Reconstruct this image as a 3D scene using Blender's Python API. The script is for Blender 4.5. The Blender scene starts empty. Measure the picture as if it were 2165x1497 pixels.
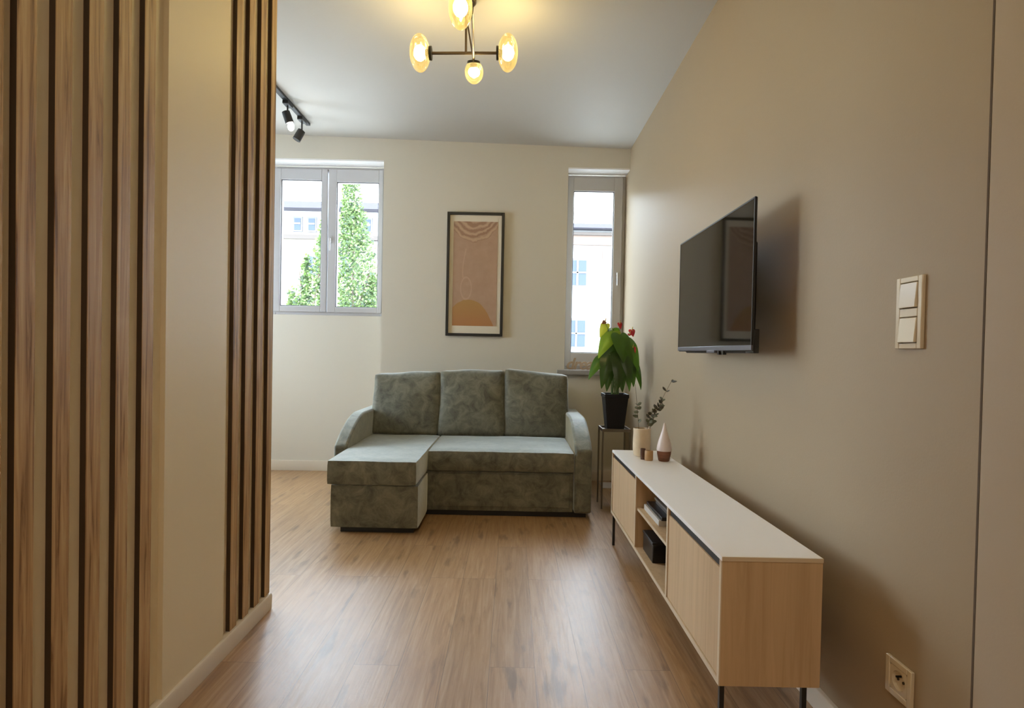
import bpy, bmesh, math, random
from mathutils import Vector, Matrix
random.seed(7)
sc = bpy.context.scene
COL = sc.collection
PI = math.pi

# ---------------------------------------------------------------- camera
F_PX, W_PX, H_PX = 1200.0, 2165.0, 1497.0
ROLL, PITCH, EYE = 0.020, 0.0156, 1.15
cd = bpy.data.cameras.new('camera')
cam = bpy.data.objects.new('camera', cd); COL.objects.link(cam)
fwd = Vector((0, math.cos(PITCH), -math.sin(PITCH)))
up0 = Vector((0, math.sin(PITCH), math.cos(PITCH)))
rt = math.cos(ROLL) * Vector((1, 0, 0)) + math.sin(ROLL) * up0
up = math.cos(ROLL) * up0 - math.sin(ROLL) * Vector((1, 0, 0))
m = Matrix((rt, up, -fwd)).transposed().to_4x4()
m.translation = Vector((0, 0, EYE))
cam.matrix_world = m
cd.sensor_fit = 'HORIZONTAL'; cd.sensor_width = 36.0
cd.lens = F_PX / W_PX * 36.0
cd.shift_y = ((745 + F_PX * PITCH) - H_PX / 2) / W_PX
cd.clip_start = 0.05; cd.clip_end = 300
sc.camera = cam

# ---------------------------------------------------------------- look, sky, lights
sc.view_settings.view_transform = 'Standard'
sc.view_settings.look = 'None'
sc.view_settings.gamma = 1
sc.view_settings.exposure = 0.40
sc.view_settings.use_curve_mapping = False
sc.cycles.use_denoising = True
sc.cycles.max_bounces = 10
sc.cycles.diffuse_bounces = 6
sc.cycles.transparent_max_bounces = 16
sc.cycles.sample_clamp_indirect = 6.0
sc.cycles.caustics_reflective = False
sc.cycles.caustics_refractive = False

w = bpy.data.worlds.new('sky'); sc.world = w; w.use_nodes = True
bg = w.node_tree.nodes['Background']
bg.inputs['Color'].default_value = (0.76, 0.87, 1.0, 1)
bg.inputs['Strength'].default_value = 18.0

BULB = 76.0          # filament bulbs of the chandelier
def area_lamp(name, loc, size, power, color, rot=(0, 0, 0), size_y=None):
    ld = bpy.data.lights.new(name, 'AREA'); ld.shape = 'RECTANGLE'
    ld.size = size; ld.size_y = size_y or size; ld.energy = power; ld.color = color
    o = bpy.data.objects.new(name, ld); COL.objects.link(o)
    o.location = loc; o.rotation_euler = rot
    return o
# fill light added behind the camera to brighten the room, no fixture seen
FILL = area_lamp('rear_fill_light', (-0.1, -0.9, 2.93), 0.9, 21, (1.0, 0.86, 0.68))

# ---------------------------------------------------------------- helpers
ORI = {}
def tag(o, label=None, cat=None, group=None, kind=None):
    if label: o['label'] = label
    if cat: o['category'] = cat
    if group: o['group'] = group
    if kind: o['kind'] = kind
    return o
def thing(name, label, cat, loc, group=None, kind=None):
    o = bpy.data.objects.new(name, None); COL.objects.link(o)
    o.empty_display_size = 0.05; o.location = loc
    ORI[o.name] = Vector(loc)
    return tag(o, label, cat, group, kind)
def obj(name, bm, mat, parent=None, bevel=0, seg=2, smooth=False, sub=0, origin=None, angle=35):
    """links a bmesh given in world coordinates as one object"""
    org = ORI[parent.name] if parent else Vector(origin or (0, 0, 0))
    bmesh.ops.translate(bm, verts=bm.verts, vec=-org)
    bmesh.ops.recalc_face_normals(bm, faces=bm.faces)
    me = bpy.data.meshes.new(name); bm.to_mesh(me); bm.free()
    o = bpy.data.objects.new(name, me); COL.objects.link(o)
    if parent: o.parent = parent
    else: o.location = org
    ORI[o.name] = org
    for mm in (mat if isinstance(mat, (list, tuple)) else [mat]): me.materials.append(mm)
    if bevel:
        b = o.modifiers.new('bevel', 'BEVEL'); b.width = bevel; b.segments = seg; b.limit_method = 'ANGLE'; b.angle_limit = math.radians(40)
    if sub:
        s = o.modifiers.new('sub', 'SUBSURF'); s.levels = sub; s.render_levels = sub
    if smooth or bevel or sub:
        for p in me.polygons: p.use_smooth = True
        if not sub:
            try: me.set_sharp_from_angle(angle=math.radians(angle))
            except Exception: pass
    return o
def struct(name, bm, mat, **k):
    o = obj(name, bm, mat, **k); o['kind'] = 'structure'; return o
def copy_tree(o, loc, label=None, group=None):
    c = o.copy(); COL.objects.link(c); c.location = loc
    if label: c['label'] = label
    if group: c['group'] = group
    for ch in list(o.children):
        d = ch.copy(); COL.objects.link(d); d.parent = c
        for g in list(ch.children):
            e = g.copy(); COL.objects.link(e); e.parent = d
    return c
def B(): return bmesh.new()
def box(bm, x0, x1, y0, y1, z0, z1, mi=0):
    vs = [bm.verts.new(p) for p in ((x0,y0,z0),(x1,y0,z0),(x1,y1,z0),(x0,y1,z0),(x0,y0,z1),(x1,y0,z1),(x1,y1,z1),(x0,y1,z1))]
    for f in ((0,3,2,1),(4,5,6,7),(0,1,5,4),(1,2,6,5),(2,3,7,6),(3,0,4,7)):
        bm.faces.new([vs[i] for i in f]).material_index = mi
    return bm
def bx(*a): return box(B(), *a)
def prism(bm, pts, axis, a, b):
    """extrude a closed 2-D outline along an axis between a and b"""
    def P(p, t): return {0: (t, p[0], p[1]), 1: (p[0], t, p[1]), 2: (p[0], p[1], t)}[axis]
    r0 = [bm.verts.new(P(p, a)) for p in pts]; r1 = [bm.verts.new(P(p, b)) for p in pts]
    bm.faces.new(r0); bm.faces.new(r1[::-1])
    n = len(pts)
    for i in range(n): bm.faces.new((r0[i], r0[(i+1) % n], r1[(i+1) % n], r1[i]))
    return bm
def lathe(bm, prof, c, n=28, cap=True):
    rings = []
    for r, z in prof:
        rings.append([bm.verts.new((c[0] + r*math.cos(2*PI*i/n), c[1] + r*math.sin(2*PI*i/n), c[2] + z)) for i in range(n)])
    for a, b in zip(rings, rings[1:]):
        for i in range(n): bm.faces.new((a[i], a[(i+1) % n], b[(i+1) % n], b[i]))
    if cap:
        bm.faces.new(rings[0][::-1]); bm.faces.new(rings[-1])
    return bm
def tube(bm, pts, r, n=8, r1=None):
    pts = [Vector(p) for p in pts]; rings = []
    for k, p in enumerate(pts):
        d = (pts[min(k+1, len(pts)-1)] - pts[max(k-1, 0)]).normalized()
        u = d.orthogonal().normalized() if k == 0 else (u - d*u.dot(d)).normalized()
        v = d.cross(u)
        rr = r + ((r1 if r1 is not None else r) - r) * k / max(1, len(pts)-1)
        rings.append([bm.verts.new(p + rr*(u*math.cos(2*PI*i/n) + v*math.sin(2*PI*i/n))) for i in range(n)])
    for a, b in zip(rings, rings[1:]):
        for i in range(n): bm.faces.new((a[i], a[(i+1) % n], b[(i+1) % n], b[i]))
    bm.faces.new(rings[0][::-1]); bm.faces.new(rings[-1])
    return bm
def ball(bm, c, rx, ry, rz, n=20, k=12):
    r = bmesh.ops.create_uvsphere(bm, u_segments=n, v_segments=k, radius=1)
    for v in r['verts']: v.co = Vector((c[0] + v.co.x*rx, c[1] + v.co.y*ry, c[2] + v.co.z*rz))
    return bm
def pillow(x0, x1, y0, y1, z0, z1, nx, ny, nz, rnd, puff=0.0, lump=0.0, seed=0.0):
    """box with soft rounded edges: grid cube, superellipse rounding and slight swelling"""
    from mathutils import noise
    bm = B(); d = {}
    def V(i, j, k):
        if (i, j, k) not in d:
            x, y, z = x0+(x1-x0)*i/nx, y0+(y1-y0)*j/ny, z0+(z1-z0)*k/nz
            q = Vector((min(max(x, x0+rnd), x1-rnd), min(max(y, y0+rnd), y1-rnd), min(max(z, z0+rnd), z1-rnd)))
            p = Vector((x, y, z)); e = p - q
            if e.length > 1e-9:
                p = q + e.normalized()*min(rnd, e.length if sum(abs(t) > 1e-9 for t in e) > 1 else rnd)
            u, v_, w_ = (2*i/nx-1), (2*j/ny-1), (2*k/nz-1)
            p.y += puff*(1-u*u)*(1-w_*w_)*(v_)
            p.z += puff*0.6*(1-u*u)*(1-v_*v_)*(w_)
            p.x += puff*0.3*(1-v_*v_)*(1-w_*w_)*(u)
            if lump:
                n = noise.noise_vector(Vector((p.x*5+seed, p.y*5, p.z*5)))
                p += n*lump
            d[(i, j, k)] = bm.verts.new(p)
        return d[(i, j, k)]
    for i in range(nx):
        for j in range(ny):
            bm.faces.new((V(i,j,0),V(i,j+1,0),V(i+1,j+1,0),V(i+1,j,0))); bm.faces.new((V(i,j,nz),V(i+1,j,nz),V(i+1,j+1,nz),V(i,j+1,nz)))
    for i in range(nx):
        for k in range(nz):
            bm.faces.new((V(i,0,k),V(i+1,0,k),V(i+1,0,k+1),V(i,0,k+1))); bm.faces.new((V(i,ny,k),V(i,ny,k+1),V(i+1,ny,k+1),V(i+1,ny,k)))
    for j in range(ny):
        for k in range(nz):
            bm.faces.new((V(0,j,k),V(0,j,k+1),V(0,j+1,k+1),V(0,j+1,k))); bm.faces.new((V(nx,j,k),V(nx,j+1,k),V(nx,j+1,k+1),V(nx,j,k+1)))
    return bm

# ---------------------------------------------------------------- materials
def new_mat(name):
    mt = bpy.data.materials.new(name); mt.use_nodes = True
    nt = mt.node_tree; return mt, nt, nt.nodes['Principled BSDF']
def setp(p, **k):
    for a, v in k.items():
        a = a.replace('_', ' ')
        if a in p.inputs:
            p.inputs[a].default_value = (*v, 1) if isinstance(v, tuple) and len(v) == 3 else v
def M(name, col, rough=0.5, metal=0.0, spec=0.5, noise=0.0, scale=8.0, bump=0.0, bscale=60.0, stretch=(1,1,1), sheen=0.0, **k):
    mt, nt, p = new_mat(name)
    setp(p, Base_Color=col, Roughness=rough, Metallic=metal, Specular_IOR_Level=spec)
    if sheen: setp(p, Sheen_Weight=sheen, Sheen_Roughness=0.45)
    setp(p, **k)
    if noise or bump:
        tc = nt.nodes.new('ShaderNodeTexCoord'); mp = nt.nodes.new('ShaderNodeMapping')
        mp.inputs['Scale'].default_value = stretch
        nt.links.new(tc.outputs['Object'], mp.inputs['Vector'])
    if noise:
        n = nt.nodes.new('ShaderNodeTexNoise'); n.inputs['Scale'].default_value = scale; n.inputs['Detail'].default_value = 6
        r = nt.nodes.new('ShaderNodeValToRGB')
        r.color_ramp.elements[0].position = 0.3; r.color_ramp.elements[1].position = 0.7
        r.color_ramp.elements[0].color = (*[c*(1-noise) for c in col], 1); r.color_ramp.elements[1].color = (*[min(1, c*(1+noise)) for c in col], 1)
        nt.links.new(mp.outputs['Vector'], n.inputs['Vector']); nt.links.new(n.outputs['Fac'], r.inputs['Fac'])
        nt.links.new(r.outputs['Color'], p.inputs['Base Color'])
    if bump:
        n2 = nt.nodes.new('ShaderNodeTexNoise'); n2.inputs['Scale'].default_value = bscale; n2.inputs['Detail'].default_value = 4
        b = nt.nodes.new('ShaderNodeBump'); b.inputs['Strength'].default_value = bump; b.inputs['Distance'].default_value = 0.01
        nt.links.new(mp.outputs['Vector'], n2.inputs['Vector']); nt.links.new(n2.outputs['Fac'], b.inputs['Height'])
        nt.links.new(b.outputs['Normal'], p.inputs['Normal'])
    return mt
def wood(name, dark, mid, light, rough=0.5, scale=(30, 30, 1.2), bump=0.15, contrast=(0.3, 0.5, 0.72), spec=0.35):
    mt, nt, p = new_mat(name)
    setp(p, Roughness=rough, Specular_IOR_Level=spec)
    tc = nt.nodes.new('ShaderNodeTexCoord'); oi = nt.nodes.new('ShaderNodeObjectInfo')
    ad = nt.nodes.new('ShaderNodeVectorMath'); ad.operation = 'MULTIPLY_ADD'; ad.inputs[1].default_value = (1, 1, 1)
    mu = nt.nodes.new('ShaderNodeMath'); mu.operation = 'MULTIPLY'; mu.inputs[1].default_value = 37.0
    nt.links.new(oi.outputs['Random'], mu.inputs[0])
    nt.links.new(tc.outputs['Object'], ad.inputs[0]); nt.links.new(mu.outputs[0], ad.inputs[2])
    mp = nt.nodes.new('ShaderNodeMapping'); mp.inputs['Scale'].default_value = scale
    nt.links.new(ad.outputs[0], mp.inputs['Vector'])
    n = nt.nodes.new('ShaderNodeTexNoise'); n.inputs['Scale'].default_value = 1.6; n.inputs['Detail'].default_value = 9; n.inputs['Roughness'].default_value = 0.62; n.inputs['Distortion'].default_value = 0.8
    nt.links.new(mp.outputs['Vector'], n.inputs['Vector'])
    r = nt.nodes.new('ShaderNodeValToRGB'); e = r.color_ramp.elements
    e[0].position = contrast[0]; e[0].color = (*dark, 1); e[1].position = contrast[2]; e[1].color = (*light, 1)
    x = e.new(contrast[1]); x.color = (*mid, 1)
    nt.links.new(n.outputs['Fac'], r.inputs['Fac']); nt.links.new(r.outputs['Color'], p.inputs['Base Color'])
    b = nt.nodes.new('ShaderNodeBump'); b.inputs['Strength'].default_value = bump; b.inputs['Distance'].default_value = 0.002
    nt.links.new(n.outputs['Fac'], b.inputs['Height']); nt.links.new(b.outputs['Normal'], p.inputs['Normal'])
    return mt
def floor_mat():
    mt, nt, p = new_mat('oak_floor')
    setp(p, Specular_IOR_Level=1.0)
    tc = nt.nodes.new('ShaderNodeTexCoord')
    mp = nt.nodes.new('ShaderNodeMapping'); mp.inputs['Rotation'].default_value = (0, 0, PI/2); mp.inputs['Location'].default_value = (0.3, 0.06, 0)
    nt.links.new(tc.outputs['Object'], mp.inputs['Vector'])
    bt = nt.nodes.new('ShaderNodeTexBrick')
    bt.inputs['Color1'].default_value = (0.15, 0.15, 0.15, 1); bt.inputs['Color2'].default_value = (0.85, 0.85, 0.85, 1); bt.inputs['Mortar'].default_value = (0, 0, 0, 1)
    bt.inputs['Scale'].default_value = 1.0; bt.inputs['Mortar Size'].default_value = 0.0008; bt.inputs['Mortar Smooth'].default_value = 0.3
    bt.inputs['Brick Width'].default_value = 1.28; bt.inputs['Row Height'].default_value = 0.165; bt.offset = 0.37; bt.offset_frequency = 3
    nt.links.new(mp.outputs['Vector'], bt.inputs['Vector'])
    # long grain, shifted from plank to plank
    ad = nt.nodes.new('ShaderNodeVectorMath'); ad.operation = 'MULTIPLY_ADD'; ad.inputs[1].default_value = (11, 7, 3)
    nt.links.new(bt.outputs['Color'], ad.inputs[0]); nt.links.new(tc.outputs['Object'], ad.inputs[2])
    mp2 = nt.nodes.new('ShaderNodeMapping'); mp2.inputs['Scale'].default_value = (34, 1.6, 1)
    nt.links.new(ad.outputs[0], mp2.inputs['Vector'])
    n = nt.nodes.new('ShaderNodeTexNoise'); n.inputs['Scale'].default_value = 1.5; n.inputs['Detail'].default_value = 10; n.inputs['Roughness'].default_value = 0.68; n.inputs['Distortion'].default_value = 1.0
    nt.links.new(mp2.outputs['Vector'], n.inputs['Vector'])
    r = nt.nodes.new('ShaderNodeValToRGB'); e = r.color_ramp.elements
    e[0].position = 0.26; e[0].color = (0.22, 0.115, 0.052, 1); e[1].position = 0.75; e[1].color = (0.48, 0.325, 0.19, 1)
    x = e.new(0.48); x.color = (0.36, 0.21, 0.095, 1)
    nt.links.new(n.outputs['Fac'], r.inputs['Fac'])
    # sparse dark knots and streaks
    mp3 = nt.nodes.new('ShaderNodeMapping'); mp3.inputs['Scale'].default_value = (9, 1.7, 1)
    nt.links.new(ad.outputs[0], mp3.inputs['Vector'])
    n3 = nt.nodes.new('ShaderNodeTexNoise'); n3.inputs['Scale'].default_value = 2.0; n3.inputs['Detail'].default_value = 5
    nt.links.new(mp3.outputs['Vector'], n3.inputs['Vector'])
    r3 = nt.nodes.new('ShaderNodeValToRGB'); r3.color_ramp.elements[0].position = 0.30; r3.color_ramp.elements[0].color = (0.45, 0.42, 0.40, 1)
    r3.color_ramp.elements[1].position = 0.40; r3.color_ramp.elements[1].color = (1, 1, 1, 1)
    nt.links.new(n3.outputs['Fac'], r3.inputs['Fac'])
    mx = nt.nodes.new('ShaderNodeMixRGB'); mx.blend_type = 'MULTIPLY'; mx.inputs[0].default_value = 0.8
    nt.links.new(r.outputs['Color'], mx.inputs[1]); nt.links.new(r3.outputs['Color'], mx.inputs[2])
    # plank to plank tone
    rt_ = nt.nodes.new('ShaderNodeMapRange'); rt_.inputs['To Min'].default_value = 0.90; rt_.inputs['To Max'].default_value = 1.12
    nt.links.new(bt.outputs['Color'], rt_.inputs['Value'])
    m2 = nt.nodes.new('ShaderNodeMixRGB'); m2.blend_type = 'MULTIPLY'; m2.inputs[0].default_value = 1
    nt.links.new(mx.outputs[0], m2.inputs[1]); nt.links.new(rt_.outputs[0], m2.inputs[2])
    m3 = nt.nodes.new('ShaderNodeMixRGB'); m3.inputs[2].default_value = (0.07, 0.035, 0.018, 1)
    nt.links.new(bt.outputs['Fac'], m3.inputs[0]); nt.links.new(m2.outputs[0], m3.inputs[1])
    nt.links.new(m3.outputs[0], p.inputs['Base Color'])
    rr = nt.nodes.new('ShaderNodeMapRange'); rr.inputs['To Min'].default_value = 0.34; rr.inputs['To Max'].default_value = 0.44
    nt.links.new(n.outputs['Fac'], rr.inputs['Value']); nt.links.new(rr.outputs[0], p.inputs['Roughness'])
    b = nt.nodes.new('ShaderNodeBump'); b.inputs['Strength'].default_value = 0.25; b.inputs['Distance'].default_value = 0.002
    nt.links.new(n.outputs['Fac'], b.inputs['Height']); nt.links.new(b.outputs['Normal'], p.inputs['Normal'])
    return mt
def velvet(name):
    mt, nt, p = new_mat(name)
    setp(p, Roughness=0.62, Specular_IOR_Level=0.45, Sheen_Weight=1.0, Sheen_Roughness=0.38, Sheen_Tint=(0.86, 0.92, 0.90))
    tc = nt.nodes.new('ShaderNodeTexCoord')
    n = nt.nodes.new('ShaderNodeTexNoise'); n.inputs['Scale'].default_value = 11; n.inputs['Detail'].default_value = 9; n.inputs['Roughness'].default_value = 0.7; n.inputs['Distortion'].default_value = 0.7
    nt.links.new(tc.outputs['Object'], n.inputs['Vector'])
    r = nt.nodes.new('ShaderNodeValToRGB'); e = r.color_ramp.elements
    e[0].position = 0.32; e[0].color = (0.070, 0.070, 0.050, 1); e[1].position = 0.68; e[1].color = (0.235, 0.230, 0.170, 1)
    nt.links.new(n.outputs['Fac'], r.inputs['Fac']); nt.links.new(r.outputs['Color'], p.inputs['Base Color'])
    n2 = nt.nodes.new('ShaderNodeTexNoise'); n2.inputs['Scale'].default_value = 45; n2.inputs['Detail'].default_value = 4
    nt.links.new(tc.outputs['Object'], n2.inputs['Vector'])
    b = nt.nodes.new('ShaderNodeBump'); b.inputs['Strength'].default_value = 0.3; b.inputs['Distance'].default_value = 0.004
    nt.links.new(n2.outputs['Fac'], b.inputs['Height']); nt.links.new(b.outputs['Normal'], p.inputs['Normal'])
    return mt
def thin_glass(name, tint, refl=0.12):
    mt = bpy.data.materials.new(name); mt.use_nodes = True; nt = mt.node_tree
    nt.nodes.remove(nt.nodes['Principled BSDF']); out = nt.nodes['Material Output']
    t = nt.nodes.new('ShaderNodeBsdfTransparent'); t.inputs['Color'].default_value = (*tint, 1)
    g = nt.nodes.new('ShaderNodeBsdfGlossy'); g.inputs['Roughness'].default_value = 0.03; g.inputs['Color'].default_value = (1, 1, 1, 1)
    fr = nt.nodes.new('ShaderNodeFresnel'); fr.inputs['IOR'].default_value = 1.45
    mu = nt.nodes.new('ShaderNodeMath'); mu.operation = 'MULTIPLY_ADD'; mu.inputs[1].default_value = refl*4; mu.inputs[2].default_value = 0.0
    mx = nt.nodes.new('ShaderNodeMixShader')
    nt.links.new(fr.outputs[0], mu.inputs[0]); nt.links.new(mu.outputs[0], mx.inputs[0]); nt.links.new(t.outputs[0], mx.inputs[1]); nt.links.new(g.outputs[0], mx.inputs[2])
    nt.links.new(mx.outputs[0], out.inputs['Surface'])
    return mt
def amber_glass():
    mt = thin_glass('amber_glass', (1.0, 0.90, 0.66), 0.15); nt = mt.node_tree; out = nt.nodes['Material Output']
    src = out.inputs['Surface'].links[0].from_socket
    tl = nt.nodes.new('ShaderNodeBsdfTranslucent'); tl.inputs['Color'].default_value = (1.0, 0.80, 0.42, 1)
    mx = nt.nodes.new('ShaderNodeMixShader'); mx.inputs[0].default_value = 0.03
    nt.links.new(src, mx.inputs[1]); nt.links.new(tl.outputs[0], mx.inputs[2]); nt.links.new(mx.outputs[0], out.inputs['Surface'])
    return mt
def glow(name, col, strength):
    mt, nt, p = new_mat(name)
    setp(p, Base_Color=(0.9, 0.85, 0.7), Emission_Color=col, Emission_Strength=strength)
    return mt
def print_mat():
    """abstract print: blush field with dark curved strokes above, ochre mound below, a pale line drawing"""
    mt, nt, p = new_mat('art_print'); setp(p, Roughness=0.6)
    L = nt.links
    tc = nt.nodes.new('ShaderNodeTexCoord'); sx = nt.nodes.new('ShaderNodeSeparateXYZ'); L.new(tc.outputs['Generated'], sx.inputs[0])
    def math_(op, a, b=None, c=None):
        n = nt.nodes.new('ShaderNodeMath'); n.operation = op
        for i, v in enumerate((a, b, c)):
            if v is None: continue
            if isinstance(v, (int, float)): n.inputs[i].default_value = v
            else: L.new(v, n.inputs[i])
        return n.outputs[0]
    X, Z = sx.outputs['X'], sx.outputs['Z']
    nz = nt.nodes.new('ShaderNodeTexNoise'); nz.inputs['Scale'].default_value = 16; nz.inputs['Detail'].default_value = 6
    L.new(tc.outputs['Object'], nz.inputs['Vector'])
    N = math_('SUBTRACT', nz.outputs['Fac'], 0.5)
    def mix(fac, a, b):
        n = nt.nodes.new('ShaderNodeMixRGB'); L.new(fac, n.inputs[0])
        for i, v in ((1, a), (2, b)):
            if isinstance(v, tuple): n.inputs[i].default_value = (*v, 1)
            else: L.new(v, n.inputs[i])
        return n.outputs[0]
    field = mix(nz.outputs['Fac'], (0.41, 0.26, 0.175), (0.50, 0.34, 0.245))
    xc = math_('SUBTRACT', X, 0.47)
    bow = math_('MULTIPLY', math_('MULTIPLY', xc, xc), 0.55)          # strokes sag in the middle
    v = math_('ADD', math_('SUBTRACT', Z, bow), math_('MULTIPLY', N, 0.09))
    wav = math_('SINE', math_('MULTIPLY', v, 105.0))
    band = math_('MULTIPLY', math_('GREATER_THAN', v, 0.80), math_('MULTIPLY', math_('GREATER_THAN', wav, 0.25), 0.5))
    c = mix(band, field, (0.25, 0.115, 0.06))
    hl = math_('MULTIPLY', math_('GREATER_THAN', v, 0.80), math_('MULTIPLY', math_('LESS_THAN', wav, -0.6), 0.5))
    c = mix(hl, c, (0.60, 0.42, 0.27))
    dome = math_('SUBTRACT', 0.25, math_('MULTIPLY', math_('POWER', math_('ABSOLUTE', math_('SUBTRACT', X, 0.36)), 2.4), 0.95))
    md = math_('LESS_THAN', math_('ADD', Z, math_('MULTIPLY', N, 0.03)), dome)
    oc = mix(math_('MULTIPLY_ADD', Z, -3.2, 1.0), (0.44, 0.27, 0.09), (0.44, 0.20, 0.08))
    c = mix(md, c, oc)
    ex = math_('DIVIDE', math_('SUBTRACT', X, 0.30), 0.12); ez = math_('DIVIDE', math_('SUBTRACT', Z, 0.36), 0.105)
    rr = math_('SQRT', math_('ADD', math_('MULTIPLY', ex, ex), math_('MULTIPLY', ez, ez)))
    ln = math_('MULTIPLY', math_('LESS_THAN', math_('ABSOLUTE', math_('SUBTRACT', rr, 1.0)), 0.09), 0.4)
    c = mix(ln, c, (0.62, 0.42, 0.32))
    sx2 = math_('ADD', 0.27, math_('MULTIPLY', math_('SINE', math_('MULTIPLY', Z, 9.0)), 0.05))
    l2 = math_('MULTIPLY', math_('MULTIPLY', math_('LESS_THAN', math_('ABSOLUTE', math_('SUBTRACT', X, sx2)), 0.013), math_('LESS_THAN', math_('ABSOLUTE', math_('SUBTRACT', Z, 0.6)), 0.14)), 0.5)
    c = mix(l2, c, (0.58, 0.39, 0.28))
    L.new(c, p.inputs['Base Color'])
    return mt

BACK = M('wall_offwhite', (0.68, 0.645, 0.56), 0.75, bump=0.03, bscale=220)
TAUPE = M('wall_taupe', (0.36, 0.28, 0.185), 0.55, spec=0.35, bump=0.05, bscale=160)
TAUPE2 = M('trim_taupe', (0.415, 0.335, 0.245), 0.55, spec=0.35, bump=0.03, bscale=160)
CREAM = M('wall_cream', (0.78, 0.68, 0.48), 0.5, spec=0.45, bump=0.03, bscale=180)
CEIL = M('ceiling_white', (0.52, 0.505, 0.47), 0.6, spec=0.4)
WHITE = M('white_lacquer', (0.88, 0.88, 0.88), 0.35)
SKIRT = M('skirting_white', (0.66, 0.58, 0.47), 0.4)
PVC = M('white_pvc', (0.55, 0.55, 0.57), 0.28)
SEAL = M('grey_seal', (0.16, 0.16, 0.17), 0.5)
FLOOR = floor_mat()
OAK = wood('oak_slat', (0.17, 0.085, 0.030), (0.41, 0.25, 0.11), (0.56, 0.385, 0.195), 0.5, (40, 40, 1.3), 0.4, (0.36, 0.47, 0.62))
PALE = wood('pale_oak', (0.46, 0.32, 0.185), (0.54, 0.385, 0.235), (0.60, 0.43, 0.265), 0.5, (22, 22, 1.0), 0.08)
EDGE = M('pale_edge', (0.62, 0.51, 0.37), 0.4)
TOPW = M('top_white', (0.88, 0.865, 0.85), 0.30, spec=0.5)
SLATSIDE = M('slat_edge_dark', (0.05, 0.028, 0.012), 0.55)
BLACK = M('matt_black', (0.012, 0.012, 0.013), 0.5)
BLACKM = M('black_metal', (0.02, 0.019, 0.018), 0.4, metal=0.6)
BRONZE = M('bronze_metal', (0.13, 0.10, 0.075), 0.38, metal=0.9)
GREYM = M('grey_metal', (0.17, 0.145, 0.11), 0.42, metal=0.75)
VELVET = velvet('olive_velvet')
SCREEN = M('screen_glass', (0.012, 0.011, 0.010), 0.045, spec=0.38)
BEZEL = M('bezel_grey', (0.16, 0.16, 0.19), 0.35, metal=0.4)
CASE = M('black_case', (0.01, 0.01, 0.011), 0.35)
GLASS = thin_glass('window_glass', (0.97, 0.985, 0.98), 0.12)
AMBER = amber_glass()
BULBM = glow('warm_bulb', (1.0, 0.83, 0.43), BULB)
SPOTM = glow('spot_bulb', (1.0, 0.93, 0.82), 30.0)
SWITCH = M('switch_ivory', (0.62, 0.54, 0.41), 0.14, spec=0.7)
DARKH = M('socket_hole', (0.05, 0.04, 0.03), 0.5)

# ---------------------------------------------------------------- the room shell
struct('floor', bx(-4.0, 1.15, -2.0, 5.45, -0.08, 0.0), FLOOR)
def cz(x): return 3.027 - 0.022*x
b = B(); prism(b, [(-4.12, cz(-4.12)), (1.15, cz(1.15)), (1.15, 3.25), (-4.12, 3.25)], 1, -2.12, 5.45)
struct('ceiling', b, CEIL)
WT = 3.04
RW = 1.033
def wedge(x0, x1, y0, y1, z0, bm=None):       # wall piece whose top follows the ceiling
    return prism(bm or B(), [(x0, z0), (x1, z0), (x1, cz(x1)), (x0, cz(x0))], 1, y0, y1)
struct('wall_right', wedge(RW, RW+0.12, -2.0, 5.45, 0), TAUPE)
b = B()
wedge(-4.12, -4.0, -2.0, 3.4, 0, b); wedge(-4.12, -4.0, 4.6, 5.45, 0, b); wedge(-4.12, -4.0, 3.4, 4.6, 2.5, b); box(b, -4.12, -4.0, 3.4, 4.6, 0, 0.85)
struct('wall_left', b, BACK)
struct('wall_rear', wedge(-4.0, RW, -2.12, -2.0, 0), BACK)
PF, NB, OB = 5.15, 5.33, 5.45                  # pier face, niche back, outer face
b = B()
wedge(-1.19, 0.475, PF, OB, 0, b)               # pier between the windows
wedge(-4.0, -1.19, PF, OB, 2.862, b)            # lintels
wedge(0.475, RW, PF, OB, 2.832, b)
box(b, 0.475, RW, PF, OB, 0, 0.955); box(b, 0.475, RW, NB, OB, 0.955, 1.004)             # under the right window
box(b, -4.0, -1.19, NB, OB, 0, 0.08)
box(b, -4.0, -3.75, NB, OB, 0.08, 2.862); box(b, -2.68, -1.19, NB, OB, 0.08, 1.463)
box(b, -2.68, -2.262, NB, OB, 1.463, 2.862); box(b, -1.222, -1.19, NB, OB, 1.463, 2.862)
struct('wall_back', b, BACK)

# slatted partition on the left
struct('wall_partition', wedge(-1.20, -1.0655, -2.0, 2.487, 0), M('backing_cream', (0.90, 0.82, 0.63), 0.5))
struct('trim_1', wedge(-1.0655, -1.0485, 1.717, 2.083, 0.0), CREAM)     # flat cream panel between the slats
# wall to the right: the joint and the flat trim strips near the camera
JOINT = M('joint_shadow_gap', (0.10, 0.07, 0.045), 0.8)
b = B(); wedge(RW-0.0008, RW, 1.2430, 1.2485, 0.07, b); wedge(RW-0.0068, RW-0.006, 1.1062, 1.1095, 0, b)
struct('trim_7', b, JOINT)
struct('trim_2', wedge(RW-0.006, RW, 1.1037, 1.2363, 0), TAUPE2, bevel=0.0015)
struct('trim_3', wedge(RW-0.012, RW, 0.55, 1.100, 0), TAUPE2, bevel=0.0015)

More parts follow.
